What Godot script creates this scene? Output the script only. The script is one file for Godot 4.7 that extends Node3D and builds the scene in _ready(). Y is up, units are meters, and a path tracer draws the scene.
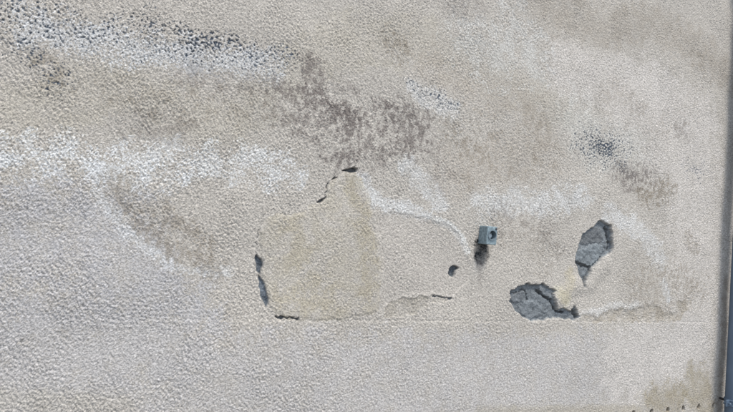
extends Node3D
# A weathered, roughcast house wall with flaking render, a small metal outlet and a downpipe.
# The wall face is the plane z = 0, x runs along it, y is up, all in metres.

const WALL_X0 := -0.42
const WALL_Y0 := 0.50
const DY := 0.0022
const NY := 1025            # rows of the fine grid (a multiple of 8, plus one)
const BLOCK := 8

var xs := PackedFloat32Array()
var nx := 0
var height := PackedFloat32Array()      # metres in front of the wall plane
var red := PackedFloat32Array()
var green := PackedFloat32Array()
var blue := PackedFloat32Array()
var blotch := PackedFloat32Array()      # -1..1, about 90 mm
var speck := PackedFloat32Array()       # -1..1, one value a granule or so
var region := PackedByteArray()         # which part a cell belongs to, 0 = the coat itself

var n_cell := FastNoiseLite.new()
var n_lump := FastNoiseLite.new()
var n_fine := FastNoiseLite.new()
var n_wide := FastNoiseLite.new()
var n_blotch := FastNoiseLite.new()
var n_speck := FastNoiseLite.new()
var n_mottle := FastNoiseLite.new()
var n_sand := FastNoiseLite.new()
var n_warp := FastNoiseLite.new()
var n_big := FastNoiseLite.new()
var rng := RandomNumberGenerator.new()

# ------------------------------------------------------------------ helpers
func lin(r: float, g: float, b: float) -> Color:
	var c := Color(r / 255.0, g / 255.0, b / 255.0).srgb_to_linear()
	return Color(c.r * 0.86, c.g * 0.86, c.b * 0.86)

func setup_noise() -> void:
	for a in [[n_cell, 11, FastNoiseLite.TYPE_CELLULAR, 138.0], [n_lump, 12, FastNoiseLite.TYPE_SIMPLEX_SMOOTH, 112.0],
			[n_fine, 13, FastNoiseLite.TYPE_SIMPLEX, 230.0], [n_wide, 14, FastNoiseLite.TYPE_SIMPLEX_SMOOTH, 3.1],
			[n_blotch, 15, FastNoiseLite.TYPE_SIMPLEX_SMOOTH, 13.0], [n_speck, 16, FastNoiseLite.TYPE_SIMPLEX, 80.0], [n_sand, 19, FastNoiseLite.TYPE_SIMPLEX, 150.0], [n_mottle, 20, FastNoiseLite.TYPE_SIMPLEX, 30.0],
			[n_warp, 17, FastNoiseLite.TYPE_SIMPLEX, 55.0], [n_big, 18, FastNoiseLite.TYPE_SIMPLEX_SMOOTH, 2.2]]:
		var n: FastNoiseLite = a[0]
		n.seed = a[1]; n.noise_type = a[2]; n.frequency = a[3]
		n.fractal_type = FastNoiseLite.FRACTAL_NONE
	n_cell.cellular_return_type = FastNoiseLite.RETURN_DISTANCE
	n_cell.cellular_jitter = 1.0
	n_blotch.fractal_type = FastNoiseLite.FRACTAL_FBM; n_blotch.fractal_octaves = 4; n_blotch.fractal_gain = 0.62
	n_mottle.fractal_type = FastNoiseLite.FRACTAL_FBM; n_mottle.fractal_octaves = 3; n_mottle.fractal_gain = 0.7
	n_big.fractal_type = FastNoiseLite.FRACTAL_FBM; n_big.fractal_octaves = 3

# relief of the thrown coat: granules with creases between them, drawn out a little along a falling diagonal
func grain(x: float, y: float) -> float:
	var u := 0.82 * x - 0.57 * y
	var v := 0.57 * x + 0.82 * y
	u *= 0.80
	v *= 1.10
	var w := n_lump.get_noise_2d(u, v)
	var c := n_cell.get_noise_2d(u + w * 0.004, v - w * 0.003)
	var f := n_fine.get_noise_2d(x, y)
	var worn := 0.92 + 0.38 * n_wide.get_noise_2d(x * 1.7 + 3.0, y * 1.7) + 0.20 * n_wide.get_noise_2d(x * 5.0, y * 5.0 + 8.0)
	return (-0.0027 * c + 0.0011 * w + 0.0011 * f) * clampf(worn, 0.55, 1.25) * lerpf(1.0, 0.78, smoothstep(0.2, 1.6, x))

func base_colour(x: float, y: float, sp: float, bl: float) -> Color:
	var c := lin(194, 187.5, 179.5)
	var k := 1.0 + 0.20 * sp + 0.05 * bl + 0.07 * n_big.get_noise_2d(x * 1.0, y * 1.3)
	return Color(c.r * k, c.g * k, c.b * k)

func pm(a: Array) -> PackedVector2Array:
	return PackedVector2Array(a)

func seg_dist(p: Vector2, line: PackedVector2Array) -> float:
	if line.size() == 1:
		return p.distance_to(line[0])
	var best := 1e9
	for i in line.size() - 1:
		var a := line[i]
		var d := line[i + 1] - a
		var t := clampf((p - a).dot(d) / d.length_squared(), 0.0, 1.0)
		best = minf(best, p.distance_squared_to(a + d * t))
	return sqrt(best)

# signed distance to a closed outline, positive inside
func inside_dist(p: Vector2, poly: PackedVector2Array) -> float:
	var best := 1e9
	var odd := false
	var j := poly.size() - 1
	for i in poly.size():
		var a := poly[j]
		var b := poly[i]
		var d := b - a
		var t := clampf((p - a).dot(d) / d.length_squared(), 0.0, 1.0)
		best = minf(best, p.distance_squared_to(a + d * t))
		if (a.y > p.y) != (b.y > p.y) and p.x < d.x * (p.y - a.y) / d.y + a.x:
			odd = not odd
		j = i
	return sqrt(best) if odd else -sqrt(best)

func span(pts: PackedVector2Array, pad: float) -> Array:
	var lo := pts[0]
	var hi := pts[0]
	for p in pts:
		lo = lo.min(p); hi = hi.max(p)
	var i0 := clampi(xs.bsearch(lo.x - pad) - 1, 0, nx - 1)
	var i1 := clampi(xs.bsearch(hi.x + pad) + 1, 0, nx - 1)
	var j0 := clampi(int((lo.y - pad - WALL_Y0) / DY), 0, NY - 1)
	var j1 := clampi(int((hi.y + pad - WALL_Y0) / DY) + 1, 0, NY - 1)
	return [i0, i1, j0, j1]

# dirt, lime, algae and other patches of colour: a blotchy patch along a line, its edge broken up by the grain
func stain(line: PackedVector2Array, wide: float, c: Color, strength: float, edge := 1.6, rag := 0.7, grit := 0.45) -> void:
	var s := span(line, wide * 1.5)
	for j in range(s[2], s[3] + 1):
		var y := WALL_Y0 + j * DY
		for i in range(s[0], s[1] + 1):
			var k: int = j * nx + i
			var d := seg_dist(Vector2(xs[i], y), line) / wide
			if d > 1.5:
				continue
			var m := clampf(((1.0 - d) * edge + blotch[k] * rag + speck[k] * grit - 0.22) * 1.7, 0.0, 1.0) * strength * clampf(0.8 + 0.45 * blotch[k] + grit * 0.8 * speck[k], 0.1, 1.15)
			if m > 0.0:
				red[k] += (c.r * (1.0 + 0.20 * speck[k]) - red[k]) * m
				green[k] += (c.g * (1.0 + 0.20 * speck[k]) - green[k]) * m
				blue[k] += (c.b * (1.0 + 0.20 * speck[k]) - blue[k]) * m

# mould and dirt: a cluster of small spots and short runs that thins out away from a line
func mould(line: PackedVector2Array, wide: float, c: Color, strength: float, cover := 0.40) -> void:
	var s := span(line, wide * 1.6)
	for j in range(s[2], s[3] + 1):
		var y := WALL_Y0 + j * DY
		for i in range(s[0], s[1] + 1):
			var k: int = j * nx + i
			var d := seg_dist(Vector2(xs[i], y), line) / wide
			if d > 1.6:
				continue
			var q := cover - 0.75 * d * d + 1.25 * n_mottle.get_noise_2d(xs[i] * 1.25, y * 0.75) + 0.75 * blotch[k] + 0.55 * speck[k]
			var m := clampf(q * 1.5, 0.0, 1.0) * strength * clampf(0.85 + 0.5 * speck[k], 0.3, 1.1)
			if m > 0.0:
				red[k] += (c.r * (1.0 + 0.2 * speck[k]) - red[k]) * m
				green[k] += (c.g * (1.0 + 0.2 * speck[k]) - green[k]) * m
				blue[k] += (c.b * (1.0 + 0.2 * speck[k]) - blue[k]) * m

# spots where the finish has dropped out between the granules and the slate-coloured mortar shows
func pits(line: PackedVector2Array, wide: float, c: Color, dense: float) -> void:
	var s := span(line, wide * 1.3)
	for j in range(s[2], s[3] + 1):
		var y := WALL_Y0 + j * DY
		for i in range(s[0], s[1] + 1):
			var k: int = j * nx + i
			var d := seg_dist(Vector2(xs[i], y), line) / wide
			if d > 1.3:
				continue
			var u: float = 0.82 * xs[i] - 0.57 * y
			var v: float = 0.57 * xs[i] + 0.82 * y
			var q := n_speck.get_noise_2d(u * 0.85 + 7.0, v * 1.2 - 3.0) + 0.35 * n_speck.get_noise_2d(xs[i] * 2.1, y * 2.1)
			var m := clampf((q - (1.05 - dense) - 0.55 * d * d + 0.35 * blotch[k]) * 7.0, 0.0, 1.0)
			if m > 0.0:
				red[k] += (c.r - red[k]) * m
				green[k] += (c.g - green[k]) * m
				blue[k] += (c.b - blue[k]) * m
				height[k] -= 0.0016 * m

# a sheet of the coat whose surface stands out or sits back by `out`, with a ragged rim
func sheet(poly: PackedVector2Array, out: float, ramp: float, c: Color, strength: float, id := 0, rough := 0.004) -> void:
	var s := span(poly, 0.02)
	for j in range(s[2], s[3] + 1):
		var y := WALL_Y0 + j * DY
		for i in range(s[0], s[1] + 1):
			var k: int = j * nx + i
			var q := Vector2(xs[i], y)
			q += Vector2(n_warp.get_noise_2d(q.x * 0.4, q.y * 0.4), n_warp.get_noise_2d(q.x * 0.4 + 9.0, q.y * 0.4)) * rough * 1.2 + Vector2(n_warp.get_noise_2d(q.x * 1.3, q.y * 1.3), n_warp.get_noise_2d(q.x * 1.3 + 9.0, q.y * 1.3)) * rough * 0.25
			var d := inside_dist(q, poly)
			if d <= 0.0:
				continue
			if id == 20 or id == 21:
				height[k] -= 0.2 * grain(xs[i], y)
			height[k] += out * clampf(d / ramp, 0.0, 1.0)
			var m := strength * clampf(0.7 + 0.9 * blotch[k] + 0.35 * speck[k], 0.0, 1.0)
			red[k] += (c.r * (1.0 + 0.20 * speck[k]) - red[k]) * m
			green[k] += (c.g * (1.0 + 0.20 * speck[k]) - green[k]) * m
			blue[k] += (c.b * (1.0 + 0.20 * speck[k]) - blue[k]) * m
			if id > 0:
				region[k] = id

# a place where the coat has come off: steps back to the bare mortar
func bare(poly: PackedVector2Array, deep: float, c: Color, id: int, rough := 0.0035) -> void:
	var s := span(poly, 0.02)
	for j in range(s[2], s[3] + 1):
		var y := WALL_Y0 + j * DY
		for i in range(s[0], s[1] + 1):
			var k: int = j * nx + i
			var q := Vector2(xs[i], y)
			q += Vector2(n_warp.get_noise_2d(q.x * 0.4, q.y * 0.4), n_warp.get_noise_2d(q.x * 0.4 + 9.0, q.y * 0.4)) * rough * 1.2 + Vector2(n_warp.get_noise_2d(q.x * 1.3, q.y * 1.3), n_warp.get_noise_2d(q.x * 1.3 + 9.0, q.y * 1.3)) * rough * 0.25
			var e := inside_dist(q, poly)
			if e <= -0.002:
				continue
			var inn := clampf(e / (0.0045 if rough > 0.003 else 0.002) + 0.45, 0.0, 1.0)
			var f := n_fine.get_noise_2d(xs[i] * 0.9, y * 0.9)
			height[k] = lerpf(height[k], -deep + 0.0018 * n_lump.get_noise_2d(xs[i] * 0.3, y * 0.4) + 0.0009 * f + 0.002 * blotch[k], inn)
			var t := 1.0 + 0.14 * f + 0.22 * blotch[k] + 0.24 * speck[k]
			red[k] = lerpf(red[k], c.r * t, inn)
			green[k] = lerpf(green[k], c.g * t, inn)
			blue[k] = lerpf(blue[k], c.b * t, inn)
			if e > 0.0:
				region[k] = id

# a plate of mortar that stands proud inside a bare patch
func plate(poly: PackedVector2Array, out: float, c: Color) -> void:
	var s := span(poly, 0.01)
	for j in range(s[2], s[3] + 1):
		var y := WALL_Y0 + j * DY
		for i in range(s[0], s[1] + 1):
			var k: int = j * nx + i
			var q := Vector2(xs[i], y)
			q += Vector2(n_warp.get_noise_2d(q.x, q.y), n_warp.get_noise_2d(q.x + 9.0, q.y)) * 0.004
			var m := clampf(inside_dist(q, poly) / 0.004 + 0.5, 0.0, 1.0)
			if m <= 0.0:
				continue
			height[k] += out * m
			var t := 1.0 + 0.14 * blotch[k] + 0.12 * speck[k]
			red[k] = lerpf(red[k], c.r * t, m)
			green[k] = lerpf(green[k], c.g * t, m)
			blue[k] = lerpf(blue[k], c.b * t, m)

# a crack or a gap behind a lifted edge
func crack(line: PackedVector2Array, wide: float, deep: float) -> void:
	var s := span(line, wide * 2.0)
	for j in range(s[2], s[3] + 1):
		var y := WALL_Y0 + j * DY
		for i in range(s[0], s[1] + 1):
			var k: int = j * nx + i
			var q := Vector2(xs[i], y)
			q += Vector2(n_warp.get_noise_2d(q.x, q.y), n_warp.get_noise_2d(q.x + 9.0, q.y)) * 0.003
			var d := seg_dist(q, line) / (wide * (1.0 + 0.6 * n_warp.get_noise_2d(q.x * 0.7, q.y * 0.7 + 4.0)))
			if d < 1.0:
				height[k] -= deep * (1.0 - d * d)
				var c := lin(112, 114, 116)
				var m := clampf((1.0 - d) * 2.5, 0.0, 1.0)
				red[k] = lerpf(red[k], c.r, m); green[k] = lerpf(green[k], c.g, m); blue[k] = lerpf(blue[k], c.b, m)

# raise or sink the surface along a line, as a bulge, a lifted lip or a trowel ridge
func ridge(line: PackedVector2Array, wide: float, out: float) -> void:
	var s := span(line, wide)
	for j in range(s[2], s[3] + 1):
		var y := WALL_Y0 + j * DY
		for i in range(s[0], s[1] + 1):
			var k: int = j * nx + i
			var d := seg_dist(Vector2(xs[i], y), line) / wide
			if d < 1.0:
				height[k] += out * (1.0 - d * d) * (1.0 - d * d)

func part(called: String, parent: Node, mesh: Mesh, m: Material) -> MeshInstance3D:
	var o := MeshInstance3D.new()
	o.name = called
	o.mesh = mesh
	o.material_override = m
	parent.add_child(o, true)
	return o

func thing(called: String, at: Vector3, label: String, category: String) -> Node3D:
	var o := Node3D.new()
	o.name = called
	add_child(o)
	o.position = at
	o.set_meta("label", label)
	o.set_meta("category", category)
	return o

func commit(v: PackedVector3Array, n: PackedVector3Array, c: PackedColorArray, idx: PackedInt32Array) -> ArrayMesh:
	var a := []
	a.resize(Mesh.ARRAY_MAX)
	a[Mesh.ARRAY_VERTEX] = v
	a[Mesh.ARRAY_NORMAL] = n
	a[Mesh.ARRAY_COLOR] = c
	a[Mesh.ARRAY_INDEX] = idx
	var m := ArrayMesh.new()
	m.add_surface_from_arrays(Mesh.PRIMITIVE_TRIANGLES, a)
	return m

func normal_at(i: int, j: int) -> Vector3:
	var i0 := maxi(i - 1, 0)
	var i1 := mini(i + 1, nx - 1)
	var j0 := maxi(j - 1, 0)
	var j1 := mini(j + 1, NY - 1)
	var gx := (height[j * nx + i1] - height[j * nx + i0]) / (xs[i1] - xs[i0])
	var gy := (height[j1 * nx + i] - height[j0 * nx + i]) / (DY * (j1 - j0))
	return Vector3(-gx, -gy, 1.0).normalized()

# lathed or swept ring shape: profile of (radius, along) about an axis
func lathe(profile: Array, axis: Vector3, segs := 40) -> ArrayMesh:
	var st := SurfaceTool.new()
	st.begin(Mesh.PRIMITIVE_TRIANGLES)
	var side := axis.cross(Vector3(0.3, 0.5, 0.8)).normalized()
	var up := axis.cross(side).normalized()
	for k in profile.size() - 1:
		var a: Vector2 = profile[k]
		var b: Vector2 = profile[k + 1]
		for s in segs:
			var t0 := TAU * s / segs
			var t1 := TAU * (s + 1) / segs
			var r0 := side * cos(t0) + up * sin(t0)
			var r1 := side * cos(t1) + up * sin(t1)
			var p := [r0 * a.x + axis * a.y, r1 * a.x + axis * a.y, r1 * b.x + axis * b.y, r0 * b.x + axis * b.y]
			st.set_smooth_group(k if absf(a.x - b.x) > 0.0001 and absf(a.y - b.y) > 0.0001 else k + 100)
			for q in [0, 1, 2, 0, 2, 3]:
				st.add_vertex(p[q])
	st.index()
	st.generate_normals()
	return st.commit()

func quad(st: SurfaceTool, a: Vector3, b: Vector3, c: Vector3, d: Vector3) -> void:
	for p in [a, b, c, a, c, d]:
		st.add_vertex(p)

# a box with chamfered edges
func bevel_box(size: Vector3, ch: float) -> ArrayMesh:
	var st := SurfaceTool.new()
	st.begin(Mesh.PRIMITIVE_TRIANGLES)
	st.set_smooth_group(-1)
	var h := size * 0.5
	# faces of the chamfered box, written out by axis
	for ax in 3:
		for s in [-1.0, 1.0]:
			var n := Vector3.ZERO; n[ax] = s
			var u := Vector3.ZERO; u[(ax + 1) % 3] = 1.0
			var w := Vector3.ZERO; w[(ax + 2) % 3] = 1.0
			var hu: float = h[(ax + 1) % 3] - ch
			var hw: float = h[(ax + 2) % 3] - ch
			var o := n * h[ax]
			var q := [o - u * hu - w * hw, o + u * hu - w * hw, o + u * hu + w * hw, o - u * hu + w * hw]
			if s > 0:
				q.reverse()
			quad(st, q[0], q[1], q[2], q[3])
	for ax in 3:
		for s in [-1.0, 1.0]:
			for t in [-1.0, 1.0]:
				var e := Vector3.ZERO; e[ax] = h[ax] - ch
				var b := (ax + 1) % 3
				var c := (ax + 2) % 3
				var p := Vector3.ZERO; p[b] = s * h[b]; p[c] = t * (h[c] - ch)
				var q := Vector3.ZERO; q[b] = s * (h[b] - ch); q[c] = t * h[c]
				var r := [p - e, p + e, q + e, q - e]
				if s * t < 0:
					r.reverse()
				quad(st, r[0], r[1], r[2], r[3])
	for sx in [-1.0, 1.0]:
		for sy in [-1.0, 1.0]:
			for sz in [-1.0, 1.0]:
				var s := Vector3(sx, sy, sz)
				var t := [s * (h - Vector3(0, ch, ch)), s * (h - Vector3(ch, 0, ch)), s * (h - Vector3(ch, ch, 0))]
				if sx * sy * sz > 0:
					t.reverse()
				for p in t:
					st.add_vertex(p)
	st.generate_normals()
	return st.commit()

func noise_tex(seed_: int, freq: float, lo: Color, hi: Color, size := 512, normal := false, bump := 4.0) -> NoiseTexture2D:
	var n := FastNoiseLite.new()
	n.seed = seed_
	n.frequency = freq
	n.fractal_octaves = 4
	var t := NoiseTexture2D.new()
	t.width = size; t.height = size
	t.seamless = true
	t.noise = n
	if normal:
		t.as_normal_map = true
		t.bump_strength = bump
	else:
		var g := Gradient.new()
		g.set_color(0, lo); g.set_color(1, hi)
		t.color_ramp = g
	return t

# ------------------------------------------------------------------ the scene
func _ready() -> void:
	var cam := Camera3D.new()
	cam.name = "camera"
	cam.fov = 42.263
	cam.near = 0.05
	cam.far = 400.0
	add_child(cam)
	cam.position = Vector3(0, 1.35, 1.55)
	cam.basis = Basis(Vector3.UP, deg_to_rad(-25.7)) * Basis(Vector3.RIGHT, deg_to_rad(2.9)) * Basis(Vector3.BACK, deg_to_rad(4.8))
	cam.current = true

	var sky_m := ProceduralSkyMaterial.new()
	sky_m.sky_top_color = Color(0.60, 0.66, 0.74)
	sky_m.sky_horizon_color = Color(0.74, 0.76, 0.78)
	sky_m.sky_curve = 0.25
	sky_m.ground_bottom_color = Color(0.28, 0.27, 0.26)
	sky_m.ground_horizon_color = Color(0.6, 0.6, 0.6)
	sky_m.sun_angle_max = 1.0
	var sky := Sky.new()
	sky.sky_material = sky_m
	var env := Environment.new()
	env.background_mode = Environment.BG_SKY
	env.sky = sky
	env.tonemap_mode = Environment.TONE_MAPPER_LINEAR
	env.tonemap_exposure = 3.02
	env.sdfgi_enabled = true
	env.ssao_enabled = true
	env.ssil_enabled = true
	var we := WorldEnvironment.new()
	we.name = "world_environment"
	we.environment = env
	add_child(we)

	var sun := DirectionalLight3D.new()
	sun.name = "sun"
	sun.light_energy = 0.4
	sun.light_color = Color(1.0, 0.97, 0.92)
	sun.light_angular_distance = 14.0
	sun.shadow_enabled = true
	add_child(sun)
	sun.look_at_from_position(Vector3(0.5, 4.4, 2.2), Vector3.ZERO)

	setup_noise()
	rng.seed = 77
	build_ground()
	build_wall()
	build_outlet()
	build_downpipe()

func build_ground() -> void:
	var m := StandardMaterial3D.new()
	m.albedo_texture = noise_tex(5, 0.02, Color(0.42, 0.41, 0.40), Color(0.56, 0.55, 0.53))
	m.uv1_triplanar = true
	m.uv1_world_triplanar = true
	m.uv1_scale = Vector3(0.7, 0.7, 0.7)
	m.roughness = 0.95
	var pm_ := PlaneMesh.new()
	pm_.size = Vector2(300, 300)
	var g := part("ground", self, pm_, m)
	g.set_meta("kind", "structure")
	g.set_meta("label", "grey concrete ground at the foot of the wall")
	g.set_meta("category", "ground")

func build_wall() -> void:
	# columns get wider towards the far end of the wall
	var x := WALL_X0
	while x < 2.98 or (nx - 1) % BLOCK != 0:
		xs.append(x)
		nx += 1
		x += 0.0018 + 0.0022 * (x - WALL_X0) / 3.4
	var count := nx * NY
	height.resize(count); red.resize(count); green.resize(count); blue.resize(count); blotch.resize(count); speck.resize(count)
	region.resize(count)
	for j in NY:
		var y := WALL_Y0 + j * DY
		for i in nx:
			var k := j * nx + i
			var px := xs[i]
			var bl := n_blotch.get_noise_2d(px, y)
			var sp := n_speck.get_noise_2d(px, y)
			blotch[k] = bl * 1.6
			speck[k] = sp * 0.45 + n_sand.get_noise_2d(px, y) * 0.75 + rng.randf_range(-0.35, 0.35)
			height[k] = grain(px, y) + 0.004 * n_wide.get_noise_2d(px, y)
			var c := base_colour(px, y, speck[k], bl)
			red[k] = c.r; green[k] = c.g; blue[k] = c.b
	weather()

	var wall := thing("house_wall", Vector3.ZERO, "weathered beige roughcast wall with peeling coat and grey bare patches", "wall")
	var coat := StandardMaterial3D.new()
	coat.vertex_color_use_as_albedo = true
	coat.roughness = 0.93
	coat.metallic_specular = 0.3
	coat.albedo_texture = noise_tex(31, 0.09, Color(0.86, 0.86, 0.86), Color(1, 1, 1))
	coat.normal_enabled = true
	coat.normal_texture = noise_tex(32, 0.12, Color.BLACK, Color.WHITE, 512, true, 5.0)
	coat.normal_scale = 0.5
	coat.uv1_triplanar = true
	coat.uv1_world_triplanar = true
	coat.uv1_scale = Vector3(3.1, 3.1, 3.1)

	var coat_plain: StandardMaterial3D = coat.duplicate()
	coat_plain.albedo_texture = noise_tex(33, 0.10, Color(0.74, 0.74, 0.74), Color(1, 1, 1))
	coat_plain.normal_texture = noise_tex(34, 0.085, Color.BLACK, Color.WHITE, 512, true, 14.0)
	coat_plain.normal_scale = 1.0
	coat_plain.uv1_scale = Vector3(2.0, 2.0, 2.0)

	# the wall's face, block by block
	var v := PackedVector3Array()
	var n := PackedVector3Array()
	var col := PackedColorArray()
	var idx := PackedInt32Array()
	var remap := PackedInt32Array()
	remap.resize(count)
	remap.fill(-1)
	var ids := {}
	var bi := 0
	while bi < nx - 1:
		var bj := 0
		while bj < NY - 1:
			var step := 1
			for j in range(bj, bj + BLOCK, step):
				for i in range(bi, bi + BLOCK, step):
					var k := j * nx + i
					if region[k] > 0:
						if not ids.has(region[k]):
							ids[region[k]] = PackedInt32Array()
						ids[region[k]].append(k)
						continue
					var q := [k, k + step, k + step * nx + step, k + step * nx]
					for c in 4:
						var kk: int = q[c]
						if remap[kk] < 0:
							remap[kk] = v.size()
							var gi := kk % nx
							var gj := kk / nx
							v.append(Vector3(xs[gi], WALL_Y0 + gj * DY, height[kk]))
							n.append(normal_at(gi, gj))
							col.append(Color(red[kk], green[kk], blue[kk]))
						q[c] = remap[kk]
					idx.append_array([q[0], q[3], q[2], q[0], q[2], q[1]])
			bj += BLOCK
		bi += BLOCK
	part("render_coat", wall, commit(v, n, col, idx), coat)

	# the pieces cut out of that grid
	for id in ids:
		var pv := PackedVector3Array()
		var pn := PackedVector3Array()
		var pc := PackedColorArray()
		var pi := PackedInt32Array()
		var at := {}
		for k in ids[id]:
			var q := [k, k + 1, k + nx + 1, k + nx]
			for c in 4:
				var kk: int = q[c]
				if not at.has(kk):
					at[kk] = pv.size()
					pv.append(Vector3(xs[kk % nx], WALL_Y0 + (kk / nx) * DY, height[kk]))
					pn.append(normal_at(kk % nx, kk / nx))
					pc.append(Color(red[kk], green[kk], blue[kk]))
				q[c] = at[kk]
			pi.append_array([q[0], q[3], q[2], q[0], q[2], q[1]])
		var name_: String = "weep_hole" if id >= 40 else ("loose_sheet" if id >= 20 else "bare_patch")
		var o := part(name_, wall, commit(pv, pn, pc, pi), coat)
		if id == 20:
			o.set_meta("label", "tan raised sheet of coat with cracked rim")
		elif id == 21:
			o.set_meta("label", "paler sheet of coat beside the tan one")
		elif id == 22:
			o.set_meta("label", "brown grey strip where the top coat broke away")

	# the rest of the wall, past the frame, in large cells of the same coat
	var xe: float = xs[nx - 1]
	var ye := WALL_Y0 + (NY - 1) * DY
	for r in [[-3.4, WALL_X0, 0.0, 4.6], [WALL_X0, xe, 0.0, WALL_Y0], [WALL_X0, xe, ye, 4.6], [xe, 3.5, 0.0, 4.6]]:
		var ov := PackedVector3Array()
		var on := PackedVector3Array()
		var oc := PackedColorArray()
		var oi := PackedInt32Array()
		var cx := int(ceil((r[1] - r[0]) / 0.04))
		var cy := int(ceil((r[3] - r[2]) / 0.04))
		for j in cy + 1:
			for i in cx + 1:
				var ox: float = lerpf(r[0], r[1], float(i) / cx)
				var oy: float = lerpf(r[2], r[3], float(j) / cy)
				ov.append(Vector3(ox, oy, -0.0008 + 0.004 * n_wide.get_noise_2d(ox, oy)))
				on.append(Vector3(0, 0, 1))
				oc.append(base_colour(ox, oy, n_speck.get_noise_2d(ox, oy), n_blotch.get_noise_2d(ox, oy)))
		for j in cy:
			for i in cx:
				var k := j * (cx + 1) + i
				oi.append_array([k, k + cx + 1, k + cx + 2, k, k + cx + 2, k + 1])
		part("render_coat", wall, commit(ov, on, oc, oi), coat_plain)

	var masonry := StandardMaterial3D.new()
	masonry.albedo_color = Color(0.5, 0.49, 0.47)
	masonry.roughness = 0.95
	var core := part("masonry_core", wall, bevel_box(Vector3(6.9, 4.6, 0.30), 0.01), masonry)
	core.position = Vector3(0.05, 2.3, -0.19)

# everything that years have done to this wall
func weather() -> void:
	var beige := lin(186, 179, 166.5)
	var lav := lin(187, 185, 187)
	var pale := lin(208.5, 202, 196)
	var lime := lin(221, 222, 223)
	var taupe := lin(124, 116, 112)
	var umber := lin(144, 134, 120)
	var slate := lin(92, 100, 111)
	var cement := lin(124, 129, 133)
	var low := lin(193, 189, 187)

	# --- broad tones of the coat
	stain(pm([Vector2(-0.2260, 1.2350), Vector2(-0.0364, 1.2855), Vector2(0.1571, 1.0413), Vector2(-0.0801, 1.0421), Vector2(-0.1926, 0.8984)]), 0.20, lav, 0.75, 2.2)
	stain(pm([Vector2(-0.0641, 0.8793), Vector2(0.5731, 0.8739), Vector2(1.3461, 0.8552), Vector2(2.1047, 0.8856), Vector2(2.4381, 0.9428)]), 0.19, low, 0.85, 2.5)
	stain(pm([Vector2(-0.2595, 1.5730), Vector2(-0.0283, 1.6807), Vector2(0.2632, 1.6080), Vector2(0.6044, 1.9513), Vector2(0.9346, 2.0295), Vector2(1.5519, 1.8950)]), 0.11, beige, 0.6, 1.6)
	stain(pm([Vector2(2.0114, 1.9767), Vector2(2.3660, 1.8073), Vector2(2.4730, 1.4012), Vector2(2.4381, 0.9428), Vector2(2.1029, 0.9069)]), 0.26, pale, 0.85, 2.0)
	stain(pm([Vector2(1.5908, 2.0632), Vector2(2.0678, 2.0752), Vector2(2.4231, 2.0027)]), 0.16, pale, 0.9, 2.0)
	stain(pm([Vector2(1.4135, 2.2807), Vector2(1.7424, 2.2630), Vector2(2.0418, 2.3813), Vector2(2.3960, 2.3284), Vector2(2.6184, 2.2560)]), 0.11, lin(177,169,159), 0.85, 1.8)
	stain(pm([Vector2(-0.1902, 0.8744), Vector2(0.0784, 0.8325)]), 0.05, beige, 0.5)
	stain(pm([Vector2(0.9859, 1.9176), Vector2(1.3462, 1.9157), Vector2(1.4883, 1.7270), Vector2(1.0996, 1.5995)]), 0.11, lin(180,171,160), 0.6, 1.4, 1.0, 0.8)
	# --- lime bloom
	stain(pm([Vector2(-0.2475, 1.4522), Vector2(-0.1236, 1.4843), Vector2(-0.0071, 1.4637), Vector2(0.1120, 1.5065), Vector2(0.3286, 1.5217), Vector2(0.4651, 1.5125)]), 0.05, lime, 0.60, 1.2, 1.3, 1.0)
	stain(pm([Vector2(-0.2183, 1.7867), Vector2(-0.0388, 1.7881), Vector2(0.1892, 1.8011), Vector2(0.3894, 1.8212)]), 0.055, lin(210,211,213), 0.7, 1.7, 0.8, 0.8)
	stain(pm([Vector2(-0.2475, 1.4522), Vector2(-0.1869, 1.4679), Vector2(-0.1241, 1.4894), Vector2(-0.0676, 1.4870)]), 0.022, lime, 0.48, 1.5, 0.9, 0.7)
	stain(pm([Vector2(-0.0311, 1.4684), Vector2(0.0436, 1.4380), Vector2(0.1540, 1.4734)]), 0.04, lime, 0.40, 1.2, 1.2, 0.9)
	stain(pm([Vector2(-0.0363, 1.4024), Vector2(0.0578, 1.2924), Vector2(0.1521, 1.2256), Vector2(0.2198, 1.2040), Vector2(0.3239, 1.2115)]), 0.02, lime, 0.48, 1.5, 0.8, 0.5)
	stain(pm([Vector2(1.0919, 2.0668), Vector2(1.2178, 2.0217), Vector2(1.3005, 2.1545), Vector2(1.3829, 2.0580)]), 0.09, lin(208,207,204), 0.55, 0.9, 1.4, 1.0)
	stain(pm([Vector2(0.8912, 1.8463), Vector2(1.0383, 1.8037)]), 0.05, lime, 0.44)
	stain(pm([Vector2(0.7228, 1.5125), Vector2(0.7784, 1.4600), Vector2(0.8508, 1.4441), Vector2(0.9689, 1.4349)]), 0.035, lime, 0.60, 1.5, 0.8, 0.5)
	stain(pm([Vector2(0.8759, 1.5879), Vector2(0.9602, 1.5301), Vector2(1.0271, 1.4681)]), 0.04, lime, 0.48, 1.5, 0.8, 0.5)
	stain(pm([Vector2(1.0111, 1.4181), Vector2(1.0752, 1.3991), Vector2(1.1257, 1.3607), Vector2(1.1554, 1.3201)]), 0.018, lin(226,225,222), 0.85, 2.2, 0.4, 0.3)
	stain(pm([Vector2(1.1979, 1.4849), Vector2(1.3337, 1.5170), Vector2(1.4817, 1.5129), Vector2(1.6888, 1.5736)]), 0.06, lime, 0.52, 1.4, 0.9, 0.6)
	stain(pm([Vector2(1.8667, 1.5091), Vector2(2.0555, 1.4615), Vector2(2.1965, 1.3401)]), 0.06, lime, 0.48, 1.5, 0.8, 0.5)
	stain(pm([Vector2(1.6352, 1.8693), Vector2(1.7853, 1.7698), Vector2(1.9638, 1.7956)]), 0.13, lin(208,206,200), 0.5)
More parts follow.
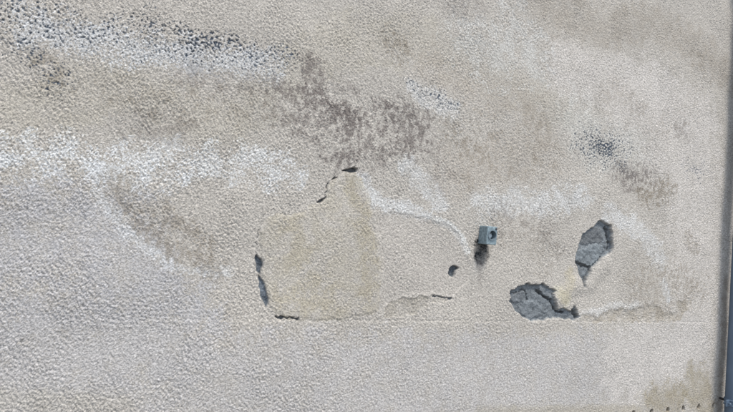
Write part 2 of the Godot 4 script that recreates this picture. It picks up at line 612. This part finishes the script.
	stain(pm([Vector2(1.6027, 1.1991), Vector2(1.6493, 1.1534)]), 0.03, lin(214,208,190), 0.6)
	stain(pm([Vector2(2.2251, 1.2401), Vector2(2.2569, 1.1837)]), 0.03, lime, 0.64)
	# --- dirt and algae, and a brown strip behind the downpipe
	mould(pm([Vector2(-0.1817, 1.7189), Vector2(-0.1569, 1.6884)]), 0.040, umber, 0.58)
	mould(pm([Vector2(0.0407, 1.5938), Vector2(0.1553, 1.5962)]), 0.052, taupe, 0.48)
	mould(pm([Vector2(0.1542, 1.7452), Vector2(0.3070, 1.7473), Vector2(0.3939, 1.7737)]), 0.040, taupe, 0.48)
	mould(pm([Vector2(0.5134, 1.8479), Vector2(0.5485, 1.7544)]), 0.036, taupe, 0.85, 0.8)
	mould(pm([Vector2(0.4629, 1.7014), Vector2(0.5945, 1.6930), Vector2(0.7530, 1.6934)]), 0.086, taupe, 0.57)
	mould(pm([Vector2(0.6445, 1.7079), Vector2(0.6752, 1.6420), Vector2(0.6414, 1.5570)]), 0.040, taupe, 0.71)
	mould(pm([Vector2(0.4891, 1.7618), Vector2(0.6077, 1.7335), Vector2(0.6977, 1.7040)]), 0.040, taupe, 0.71)
	mould(pm([Vector2(0.7657, 1.7552), Vector2(0.9405, 1.7447), Vector2(0.9581, 1.6852), Vector2(0.7962, 1.6272)]), 0.040, taupe, 0.71)
	mould(pm([Vector2(0.6222, 1.7618), Vector2(0.7416, 1.6193), Vector2(0.6570, 1.5751)]), 0.081, taupe, 0.48)
	mould(pm([Vector2(0.8424, 1.7418), Vector2(0.9052, 1.6942)]), 0.081, taupe, 0.71)
	mould(pm([Vector2(0.7884, 1.9949), Vector2(0.8296, 1.9636)]), 0.046, umber, 0.72)
	mould(pm([Vector2(1.0047, 2.1716), Vector2(1.1336, 2.1949)]), 0.046, taupe, 0.38)
	mould(pm([Vector2(1.0268, 1.7450), Vector2(1.0530, 1.7351)]), 0.046, umber, 0.58)
	mould(pm([Vector2(1.1083, 1.6937), Vector2(1.1738, 1.6526)]), 0.046, umber, 0.58)
	mould(pm([Vector2(1.1285, 1.5674), Vector2(1.1478, 1.5481)]), 0.034, umber, 0.43)
	mould(pm([Vector2(1.8988, 1.6930), Vector2(1.9842, 1.7038), Vector2(2.1004, 1.6921)]), 0.060, taupe, 0.71)
	mould(pm([Vector2(1.9447, 1.6562), Vector2(2.0704, 1.6623)]), 0.048, taupe, 0.68)
	mould(pm([Vector2(2.0677, 1.6184), Vector2(2.1470, 1.6093), Vector2(2.2241, 1.6532), Vector2(2.1949, 1.6767)]), 0.055, umber, 0.81)
	mould(pm([Vector2(2.3821, 1.4412), Vector2(2.4284, 1.4076)]), 0.040, umber, 0.62)
	mould(pm([Vector2(2.2682, 1.9536), Vector2(2.3139, 1.9150)]), 0.046, taupe, 0.48)
	mould(pm([Vector2(1.7945, 2.0010), Vector2(1.8513, 2.0331), Vector2(2.0107, 1.9853)]), 0.057, umber, 0.39)
	mould(pm([Vector2(1.4279, 1.8342), Vector2(1.4883, 1.7270)]), 0.081, umber, 0.33)
	mould(pm([Vector2(0.0154, 1.4293), Vector2(0.0452, 1.3713), Vector2(0.1052, 1.3149), Vector2(0.1747, 1.2597), Vector2(0.2864, 1.2212), Vector2(0.2249, 1.2908), Vector2(0.1270, 1.3520)]), 0.040, umber, 0.65)
	mould(pm([Vector2(1.2952, 1.4206), Vector2(1.4420, 1.3946), Vector2(1.5241, 1.3235)]), 0.081, umber, 0.33)
	mould(pm([Vector2(2.2113, 1.1651), Vector2(2.0756, 1.2264), Vector2(2.4154, 1.2148)]), 0.103, umber, 0.48)
	stain(pm([Vector2(1.6622, 1.2522), Vector2(1.6316, 1.1726)]), 0.04, lin(190,180,157), 0.6)
	stain(pm([Vector2(2.2149, 0.7312), Vector2(2.3507, 0.7231)]), 0.10, lin(160,150,130), 0.75, 1.6, 0.7, 0.5)
	stain(pm([Vector2(2.4877, 0.7828), Vector2(2.5470, 0.6886)]), 0.12, lin(160,151,132), 0.72, 1.6, 0.7, 0.5)
	stain(pm([Vector2(1.2649, 0.7453), Vector2(1.6554, 0.7221), Vector2(2.1214, 0.6903)]), 0.03, lin(172,163,144), 0.5)
	stain(pm([Vector2(2.6715, 0.6481), Vector2(2.6747, 0.7038), Vector2(2.6789, 1.0325), Vector2(2.6831, 1.2703)]), 0.03, lin(128,116,102), 0.6, 1.6, 0.6, 0.5)  # dark brown strip up the wall behind the downpipe
	mould(pm([Vector2(0.4412, 1.7648), Vector2(0.4971, 1.6766), Vector2(0.5702, 1.5946)]), 0.05, taupe, 0.5, 0.05)
	mould(pm([Vector2(0.9692, 1.6521), Vector2(1.0366, 1.5915), Vector2(1.0208, 1.5371)]), 0.06, taupe, 0.4, 0.0)
	mould(pm([Vector2(1.1702, 1.7905), Vector2(1.2770, 1.6222), Vector2(1.4235, 1.6026)]), 0.09, umber, 0.45, -0.12)
	mould(pm([Vector2(2.3999, 2.2818), Vector2(2.3469, 2.0363), Vector2(2.0225, 1.8476)]), 0.10, umber, 0.35, -0.1)
	mould(pm([Vector2(1.2919, 1.4572), Vector2(1.4885, 1.4365), Vector2(1.5985, 1.3669)]), 0.08, taupe, 0.4, -0.05)
	mould(pm([Vector2(2.0628, 1.3759), Vector2(2.2677, 1.2994), Vector2(2.4864, 1.2399)]), 0.10, umber, 0.4, -0.1)
	mould(pm([Vector2(-0.0955, 1.6543), Vector2(0.0718, 1.6593), Vector2(0.3721, 1.6853)]), 0.06, umber, 0.4, -0.1)
	# --- slate-coloured pits where the finish is gone
	pits(pm([Vector2(-0.2845, 1.8250), Vector2(-0.1549, 1.8023), Vector2(0.0310, 1.8208), Vector2(0.1860, 1.8348), Vector2(0.4332, 1.8491)]), 0.065, slate, 0.52)
	pits(pm([Vector2(-0.2792, 1.7716), Vector2(-0.1896, 1.7121), Vector2(-0.1432, 1.6836)]), 0.07, slate, 0.40)
	pits(pm([Vector2(0.0508, 1.8753), Vector2(0.1573, 1.8510)]), 0.045, slate, 0.52)
	pits(pm([Vector2(0.2034, 1.8533), Vector2(0.2205, 1.8487)]), 0.024, slate, 1.15)
	pits(pm([Vector2(0.2809, 1.8687), Vector2(0.2903, 1.8620)]), 0.02, slate, 1.05)
	pits(pm([Vector2(1.7839, 1.7862), Vector2(1.8375, 1.7774)]), 0.032, slate, 1.40)
	pits(pm([Vector2(1.7159, 1.7762), Vector2(1.8905, 1.7893)]), 0.10, slate, 0.62)
	pits(pm([Vector2(0.8780, 1.8609), Vector2(0.9932, 1.8379), Vector2(1.0586, 1.8144)]), 0.04, slate, 0.44)
	pits(pm([Vector2(2.3679, 1.7844), Vector2(2.4431, 1.7616)]), 0.07, slate, 0.45)

	# --- the day joint that runs along the wall: the coat below it stands a little proud
	var jy: float = 1.0691
	for j in NY:
		var y := WALL_Y0 + j * DY
		for i in nx:
			var e := jy + 0.003 * n_warp.get_noise_2d(xs[i] * 0.3, 2.0) - y
			if e > 0.0:
				height[j * nx + i] += 0.0004 * exp(-e / 0.35) * minf(e / 0.004, 1.0)
			if e > 0.0 and xs[i] > 0.5:
				height[j * nx + i] -= 0.2 * minf((xs[i] - 0.5) * 2.0, 1.0) * minf(e * 8.0, 1.0) * grain(xs[i], y)
			e = absf(e) / 0.0045
			if e < 1.0 and xs[i] > 0.1:
				height[j * nx + i] -= 0.0009 * (1.0 - e * e) * clampf(0.6 + n_wide.get_noise_2d(xs[i] * 1.5, 5.0), 0.1, 1.0)

	# --- sheets of coat that have come loose
	sheet(pm([Vector2(0.4083, 1.2741), Vector2(0.3962, 1.3380), Vector2(0.4254, 1.3790), Vector2(0.5112, 1.3928), Vector2(0.5601, 1.4221), Vector2(0.5971, 1.4507), Vector2(0.6099, 1.4930), Vector2(0.6506, 1.5327), Vector2(0.7019, 1.5456), Vector2(0.7429, 1.4888), Vector2(0.7681, 1.4132), Vector2(0.7971, 1.2980), Vector2(0.8224, 1.1851), Vector2(0.8232, 1.0973), Vector2(0.7045, 1.0676), Vector2(0.5545, 1.0701), Vector2(0.4784, 1.0786), Vector2(0.4504, 1.1167), Vector2(0.4327, 1.1752)]), 0.0026, 0.011, lin(184,176,160), 0.55, 20)
	stain(pm([Vector2(0.6901, 1.4830), Vector2(0.7499, 1.3759), Vector2(0.7826, 1.2582), Vector2(0.7687, 1.1351)]), 0.035, lin(170,160,138), 0.42, 1.2, 1.0, 0.7)
	stain(pm([Vector2(0.5029, 1.3465), Vector2(0.5443, 1.2458), Vector2(0.6472, 1.1326), Vector2(0.5171, 1.1299)]), 0.045, lin(176,166,144), 0.36, 1.1, 1.2, 0.7)
	sheet(pm([Vector2(0.8006, 1.4194), Vector2(0.8710, 1.4326), Vector2(0.9504, 1.4196), Vector2(1.0490, 1.4109), Vector2(1.1021, 1.3836), Vector2(1.1408, 1.3369), Vector2(1.1723, 1.2783), Vector2(1.1825, 1.2147), Vector2(1.1104, 1.1527), Vector2(1.0224, 1.1609), Vector2(0.9124, 1.1514), Vector2(0.8691, 1.1240), Vector2(0.8361, 1.1169), Vector2(0.8335, 1.1854), Vector2(0.8081, 1.2987), Vector2(0.7844, 1.3951)]), -0.0020, 0.010, lin(189,182,175), 0.6, 21)
	sheet(pm([Vector2(0.8367, 1.1104), Vector2(0.8613, 1.1272), Vector2(0.9087, 1.1496), Vector2(0.9749, 1.1529), Vector2(1.0226, 1.1592), Vector2(1.0644, 1.1516), Vector2(1.1110, 1.1457), Vector2(1.0580, 1.1308), Vector2(1.0094, 1.1265), Vector2(0.9952, 1.1059), Vector2(0.9038, 1.0783), Vector2(0.8512, 1.0747)]), -0.0022, 0.006, lin(166,159,147), 0.6, 23)
	sheet(pm([Vector2(1.7152, 1.0833), Vector2(1.7526, 1.0996), Vector2(1.8266, 1.0950), Vector2(1.8825, 1.1213), Vector2(1.9653, 1.1328), Vector2(2.0155, 1.1210), Vector2(2.0644, 1.1344), Vector2(2.1594, 1.1532), Vector2(2.2355, 1.1173), Vector2(2.2971, 1.1136), Vector2(2.3210, 1.1585), Vector2(2.4177, 1.1876), Vector2(2.4352, 1.1515), Vector2(2.3809, 1.1145), Vector2(2.3422, 1.0716), Vector2(2.0890, 1.0695), Vector2(1.7890, 1.0685)]), -0.0024, 0.016, lin(166,157,143), 0.7, 22, 0.007)
	ridge(pm([Vector2(1.7148, 1.0873), Vector2(1.7522, 1.1035), Vector2(1.8262, 1.1003), Vector2(1.8822, 1.1254), Vector2(1.9650, 1.1370), Vector2(2.0149, 1.1273), Vector2(2.0640, 1.1386), Vector2(2.1590, 1.1575)]), 0.022, 0.0008)
	stain(pm([Vector2(1.7145, 1.0913), Vector2(1.7519, 1.1075), Vector2(1.8258, 1.1043), Vector2(1.8818, 1.1295), Vector2(1.9646, 1.1412), Vector2(2.0146, 1.1315), Vector2(2.0635, 1.1450)]), 0.016, lime, 0.35, 1.4, 1.2, 0.6)  # broken whitish line along the scalloped lip of the strip
	ridge(pm([Vector2(1.6174, 1.1528), Vector2(1.6764, 1.2132), Vector2(1.7761, 1.2165), Vector2(1.8552, 1.3013)]), 0.05, 0.006)
	ridge(pm([Vector2(0.7681, 1.4132), Vector2(0.7971, 1.2980), Vector2(0.8224, 1.1851), Vector2(0.8232, 1.0973)]), 0.008, 0.0015)

	# --- bare mortar
	bare(pm([Vector2(1.3642, 1.1770), Vector2(1.3820, 1.1924), Vector2(1.4117, 1.2060), Vector2(1.4553, 1.2120), Vector2(1.4946, 1.2088), Vector2(1.5170, 1.2129), Vector2(1.5469, 1.2055), Vector2(1.5717, 1.1943), Vector2(1.5890, 1.1871), Vector2(1.5797, 1.1740), Vector2(1.5953, 1.1523), Vector2(1.6049, 1.1148), Vector2(1.6220, 1.1178), Vector2(1.6467, 1.1220), Vector2(1.6634, 1.1156), Vector2(1.6851, 1.1080), Vector2(1.6904, 1.1286), Vector2(1.7008, 1.1287), Vector2(1.7132, 1.1059), Vector2(1.7256, 1.0906), Vector2(1.7159, 1.0754), Vector2(1.6597, 1.0775), Vector2(1.5917, 1.0799), Vector2(1.5390, 1.0746), Vector2(1.4807, 1.0717), Vector2(1.4420, 1.0790), Vector2(1.4150, 1.0930), Vector2(1.3925, 1.1073), Vector2(1.3817, 1.1256), Vector2(1.3651, 1.1401), Vector2(1.3697, 1.1587)]), 0.011, cement, 1)
	bare(pm([Vector2(1.8096, 1.4838), Vector2(1.8442, 1.4748), Vector2(1.8758, 1.4654), Vector2(1.8860, 1.4299), Vector2(1.8943, 1.3897), Vector2(1.8852, 1.3571), Vector2(1.8447, 1.3345), Vector2(1.8078, 1.3047), Vector2(1.7822, 1.2835), Vector2(1.7682, 1.2554), Vector2(1.7490, 1.2237), Vector2(1.7416, 1.2062), Vector2(1.7266, 1.2309), Vector2(1.7072, 1.2685), Vector2(1.6899, 1.3027), Vector2(1.6831, 1.3370), Vector2(1.6987, 1.3655), Vector2(1.7065, 1.3969), Vector2(1.7205, 1.4212), Vector2(1.7521, 1.4394), Vector2(1.7889, 1.4624)]), 0.012, cement, 2)
	bare(pm([Vector2(1.0978, 1.2629), Vector2(1.1132, 1.2616), Vector2(1.1287, 1.2560), Vector2(1.1178, 1.2446), Vector2(1.1140, 1.2297), Vector2(1.1045, 1.2178), Vector2(1.0914, 1.2225), Vector2(1.0860, 1.2348), Vector2(1.0891, 1.2475)]), 0.016, lin(104,110,116), 3, 0.0025)
	bare(pm([Vector2(0.4016, 1.2631), Vector2(0.4163, 1.2460), Vector2(0.4227, 1.2269), Vector2(0.4206, 1.2012), Vector2(0.4099, 1.2104), Vector2(0.4012, 1.2326)]), 0.009, lin(106,113,121), 4, 0.0029)
	bare(pm([Vector2(0.4182, 1.2011), Vector2(0.4233, 1.1948), Vector2(0.4366, 1.1729), Vector2(0.4432, 1.1504), Vector2(0.4502, 1.1185), Vector2(0.4449, 1.1039), Vector2(0.4349, 1.1211), Vector2(0.4261, 1.1435), Vector2(0.4138, 1.1690)]), 0.008, lin(112,119,127), 5, 0.0029)
	bare(pm([Vector2(0.6500, 1.5393), Vector2(0.6720, 1.5482), Vector2(0.6891, 1.5569), Vector2(0.7031, 1.5516), Vector2(0.7013, 1.5436), Vector2(0.6755, 1.5377)]), 0.014, lin(104,106,108), 6, 0.0015)
	bare(pm([Vector2(0.5740, 1.4318), Vector2(0.5847, 1.4407), Vector2(0.5973, 1.4489), Vector2(0.5967, 1.4407), Vector2(0.5872, 1.4322)]), 0.012, lin(104,106,108), 7, 0.001)
	# broken plates of mortar inside the two large patches, and the gaps behind the lifted coat
	plate(pm([Vector2(1.5141, 1.2060), Vector2(1.5450, 1.2031), Vector2(1.5694, 1.1904), Vector2(1.5856, 1.1850), Vector2(1.5762, 1.1732), Vector2(1.5857, 1.1540), Vector2(1.5596, 1.1554), Vector2(1.5380, 1.1664), Vector2(1.5112, 1.1811)]), 0.0055, lin(130,135,139))
	plate(pm([Vector2(1.3693, 1.1735), Vector2(1.4072, 1.1801), Vector2(1.4284, 1.1882), Vector2(1.4418, 1.1754), Vector2(1.4298, 1.1451), Vector2(1.3969, 1.1333), Vector2(1.3716, 1.1476)]), 0.0035, lin(124,128,132))
	plate(pm([Vector2(1.4162, 1.1336), Vector2(1.4894, 1.1425), Vector2(1.5575, 1.1208), Vector2(1.5448, 1.0899), Vector2(1.4702, 1.0781), Vector2(1.4192, 1.1001)]), 0.0022, lin(126,131,135))
	plate(pm([Vector2(1.6882, 1.3289), Vector2(1.6998, 1.3536), Vector2(1.7408, 1.3622), Vector2(1.7843, 1.3832), Vector2(1.8306, 1.3822), Vector2(1.8553, 1.3673), Vector2(1.8347, 1.3352), Vector2(1.7967, 1.3066), Vector2(1.7752, 1.2913), Vector2(1.7295, 1.2991), Vector2(1.6954, 1.3094)]), 0.006, lin(134,140,144))
	plate(pm([Vector2(1.7225, 1.4113), Vector2(1.7518, 1.4297), Vector2(1.7954, 1.4535), Vector2(1.8249, 1.4476), Vector2(1.8423, 1.4159), Vector2(1.8359, 1.3887), Vector2(1.7840, 1.3873), Vector2(1.7399, 1.3722), Vector2(1.7166, 1.3827)]), 0.0025, lin(116,119,122))
	crack(pm([Vector2(1.5058, 1.1847), Vector2(1.5382, 1.1645), Vector2(1.5756, 1.1500), Vector2(1.5909, 1.1251), Vector2(1.6055, 1.1079), Vector2(1.6483, 1.1033)]), 0.0045, 0.016)
	crack(pm([Vector2(1.3671, 1.1716), Vector2(1.4123, 1.1765), Vector2(1.4306, 1.1901), Vector2(1.4492, 1.1756), Vector2(1.4587, 1.1513)]), 0.0028, 0.008)
	crack(pm([Vector2(1.6902, 1.1187), Vector2(1.7054, 1.1011), Vector2(1.7176, 1.0873)]), 0.008, 0.012)
	crack(pm([Vector2(1.8566, 1.4543), Vector2(1.8709, 1.4263), Vector2(1.8814, 1.3938), Vector2(1.8780, 1.3645)]), 0.007, 0.015)
	crack(pm([Vector2(1.6902, 1.3051), Vector2(1.7300, 1.2931), Vector2(1.7756, 1.2873), Vector2(1.7715, 1.2689)]), 0.005, 0.010)
	crack(pm([Vector2(1.7417, 1.2234), Vector2(1.7613, 1.2563)]), 0.005, 0.008)
	crack(pm([Vector2(0.4753, 1.0792), Vector2(0.4971, 1.0770), Vector2(0.5222, 1.0759), Vector2(0.5478, 1.0737)]), 0.0030, 0.012)
	crack(pm([Vector2(0.6330, 1.5191), Vector2(0.6204, 1.5074)]), 0.0026, 0.010)
	crack(pm([Vector2(0.6045, 1.4967), Vector2(0.6037, 1.4702), Vector2(0.5984, 1.4477)]), 0.0022, 0.008)
	crack(pm([Vector2(0.4014, 1.2649), Vector2(0.3998, 1.2941), Vector2(0.3997, 1.3324)]), 0.0012, 0.004)
	crack(pm([Vector2(1.0312, 1.1543), Vector2(1.0770, 1.1502), Vector2(1.1068, 1.1456)]), 0.004, 0.006)

	# --- sand in the coat: every few millimetres a paler or darker grain
	for k in nx * NY:
		var g := 1.0 + rng.randf_range(-0.26, 0.26)
		red[k] *= g; green[k] *= g; blue[k] *= g
		height[k] += rng.randf_range(-0.0003, 0.0003)

	# --- row of small weep holes near the foot
	for w in 12:
		var cx: float = 2.6302 - 0.110 * w
		var hole := PackedVector2Array()
		for a in 8:
			hole.append(Vector2(cx + 0.009 * cos(TAU * a / 8.0), 0.6835 + 0.010 * sin(TAU * a / 8.0)))
		bare(hole, 0.02, lin(120, 104, 84), 40 + w, 0.002)

	# --- round black patch under the outlet, with a thin run below
	stain(pm([Vector2(1.2182, 1.3348), Vector2(1.2231, 1.3062)]), 0.042, lin(70, 70, 70), 0.97, 2.6, 0.3, 0.3)
	stain(pm([Vector2(1.2164, 1.2806), Vector2(1.2239, 1.1983)]), 0.012, taupe, 0.35, 1.2, 0.8, 0.5)

func build_outlet() -> void:
	var metal := StandardMaterial3D.new()
	metal.albedo_texture = noise_tex(41, 0.03, Color(0.36, 0.42, 0.45), Color(0.58, 0.64, 0.66), 256)
	metal.uv1_triplanar = true
	metal.uv1_scale = Vector3(9, 9, 9)
	metal.roughness = 0.55
	metal.metallic = 0.25
	var at := Vector3(1.2240, 1.3782, 0.0)
	var t := thing("drain_outlet", at, "small grey metal box outlet with round mouth above a black patch", "outlet")
	var w := 0.0222
	var h := 0.0325
	var d: float = 0.0470
	var r := 0.0165
	var yo := 0.002
	# box with a round opening in its front
	var st := SurfaceTool.new()
	st.begin(Mesh.PRIMITIVE_TRIANGLES)
	st.set_smooth_group(-1)
	var ch := 0.0022
	var segs := 32
	var sq := []
	var ci := []
	for s in segs:
		var a := TAU * s / segs + PI / segs
		var dir := Vector2(cos(a), sin(a))
		var k := minf((w - ch) / absf(dir.x), (h - ch) / absf(dir.y))
		sq.append(dir * k)
		ci.append(dir * r + Vector2(0, yo))
	var corner := [Vector2(w - ch, h - ch), Vector2(-w + ch, h - ch), Vector2(-w + ch, -h + ch), Vector2(w - ch, -h + ch)]
	for c in corner:
		var best := 0
		for s in segs:
			if sq[s].distance_to(c) < sq[best].distance_to(c):
				best = s
		sq[best] = c
	for s in segs:
		var e := (s + 1) % segs
		quad(st, Vector3(ci[s].x, ci[s].y, d), Vector3(ci[e].x, ci[e].y, d), Vector3(sq[e].x, sq[e].y, d), Vector3(sq[s].x, sq[s].y, d))
	var ring := [Vector2(w, h - ch), Vector2(w - ch, h), Vector2(-w + ch, h), Vector2(-w, h - ch), Vector2(-w, -h + ch), Vector2(-w + ch, -h), Vector2(w - ch, -h), Vector2(w, -h + ch)]
	var inner := [corner[0], corner[0], corner[1], corner[1], corner[2], corner[2], corner[3], corner[3]]
	for s in 8:
		var e := (s + 1) % 8
		var a: Vector2 = ring[s]
		var b: Vector2 = ring[e]
		quad(st, Vector3(a.x, a.y, d - ch), Vector3(a.x, a.y, -0.02), Vector3(b.x, b.y, -0.02), Vector3(b.x, b.y, d - ch))
		var p: Vector2 = inner[s]
		var q: Vector2 = inner[e]
		if p == q:
			for vv in [Vector3(p.x, p.y, d), Vector3(a.x, a.y, d - ch), Vector3(b.x, b.y, d - ch)]:
				st.add_vertex(vv)
		else:
			quad(st, Vector3(p.x, p.y, d), Vector3(a.x, a.y, d - ch), Vector3(b.x, b.y, d - ch), Vector3(q.x, q.y, d))
	st.generate_normals()
	part("box_body", t, st.commit(), metal)
	var dark := StandardMaterial3D.new()
	dark.albedo_color = Color(0.42, 0.47, 0.50)
	dark.roughness = 0.6
	dark.metallic = 0.2
	var tube := part("mouth", t, lathe([Vector2(r + 0.0025, d + 0.0005), Vector2(r + 0.0025, d + 0.003), Vector2(r - 0.001, d + 0.003), Vector2(r - 0.001, d - 0.022)], Vector3(0, 0, 1)), dark)
	tube.position = Vector3(0, yo, 0)
	var plug := StandardMaterial3D.new()
	plug.albedo_color = Color(0.66, 0.70, 0.72)
	plug.roughness = 0.7
	var pl := part("plug", t, lathe([Vector2(0.0, d - 0.010), Vector2(0.006, d - 0.010), Vector2(0.0085, d - 0.013), Vector2(0.0085, d - 0.022), Vector2(r, d - 0.022)], Vector3(0, 0, 1)), plug)
	pl.position = Vector3(0.001, yo - 0.003, 0)
	var rust := StandardMaterial3D.new()
	rust.albedo_color = Color(0.22, 0.23, 0.25)
	rust.roughness = 0.6
	var sc := part("screw", t, lathe([Vector2(0.0, 0.0035), Vector2(0.0028, 0.003), Vector2(0.004, 0.0015), Vector2(0.004, -0.001)], Vector3(0, 0, 1), 14), rust)
	sc.position = Vector3(w - 0.006, h - 0.008, d)

func build_downpipe() -> void:
	var paint := StandardMaterial3D.new()
	paint.albedo_texture = noise_tex(51, 0.012, Color(0.30, 0.36, 0.43), Color(0.37, 0.43, 0.50), 512)
	paint.uv1_triplanar = true
	paint.uv1_scale = Vector3(2.0, 0.6, 2.0)
	paint.roughness = 0.45
	var t := thing("downpipe", Vector3(2.6778, 0, 0.068), "slate blue round downpipe clamped to the wall beside its edge", "downpipe")
	var r := 0.04
	part("pipe", t, lathe([Vector2(r - 0.002, 0.10), Vector2(r, 0.10), Vector2(r, 4.6)], Vector3.UP, 48), paint)
	for y in [0.7132, 2.75]:
		var cl := part("clamp", t, lathe([Vector2(r + 0.0003, -0.016), Vector2(r + 0.0028, -0.016), Vector2(r + 0.0048, -0.012), Vector2(r + 0.0030, -0.006), Vector2(r + 0.0030, 0.006), Vector2(r + 0.0048, 0.012), Vector2(r + 0.0028, 0.016), Vector2(r + 0.0003, 0.016)], Vector3.UP, 48), paint)
		cl.position = Vector3(0, y, 0)
		for sx in [-1.0, 1.0]:
			var ear := part("ear", cl, bevel_box(Vector3(0.026, 0.030, 0.007), 0.0015), paint)
			ear.position = Vector3(sx * (r + 0.013), 0, -0.002)
			var bolt := part("bolt", cl, lathe([Vector2(0.0, 0.014), Vector2(0.005, 0.0135), Vector2(0.006, 0.012), Vector2(0.006, 0.008), Vector2(0.0034, 0.007), Vector2(0.0034, -0.016), Vector2(0, -0.016)], Vector3(0, 0, 1), 12), paint)
			bolt.position = Vector3(sx * (r + 0.014), 0, 0)
		var iron := StandardMaterial3D.new()
		iron.albedo_color = Color(0.20, 0.18, 0.17)
		iron.roughness = 0.8
		var stud := part("wall_stud", cl, lathe([Vector2(0.0, 0.0), Vector2(0.006, 0.0), Vector2(0.006, 0.04), Vector2(0.011, 0.041), Vector2(0.011, 0.047), Vector2(0.0, 0.047)], Vector3(0, 0, 1), 12), iron)
		stud.position = Vector3(0, 0, -0.085)
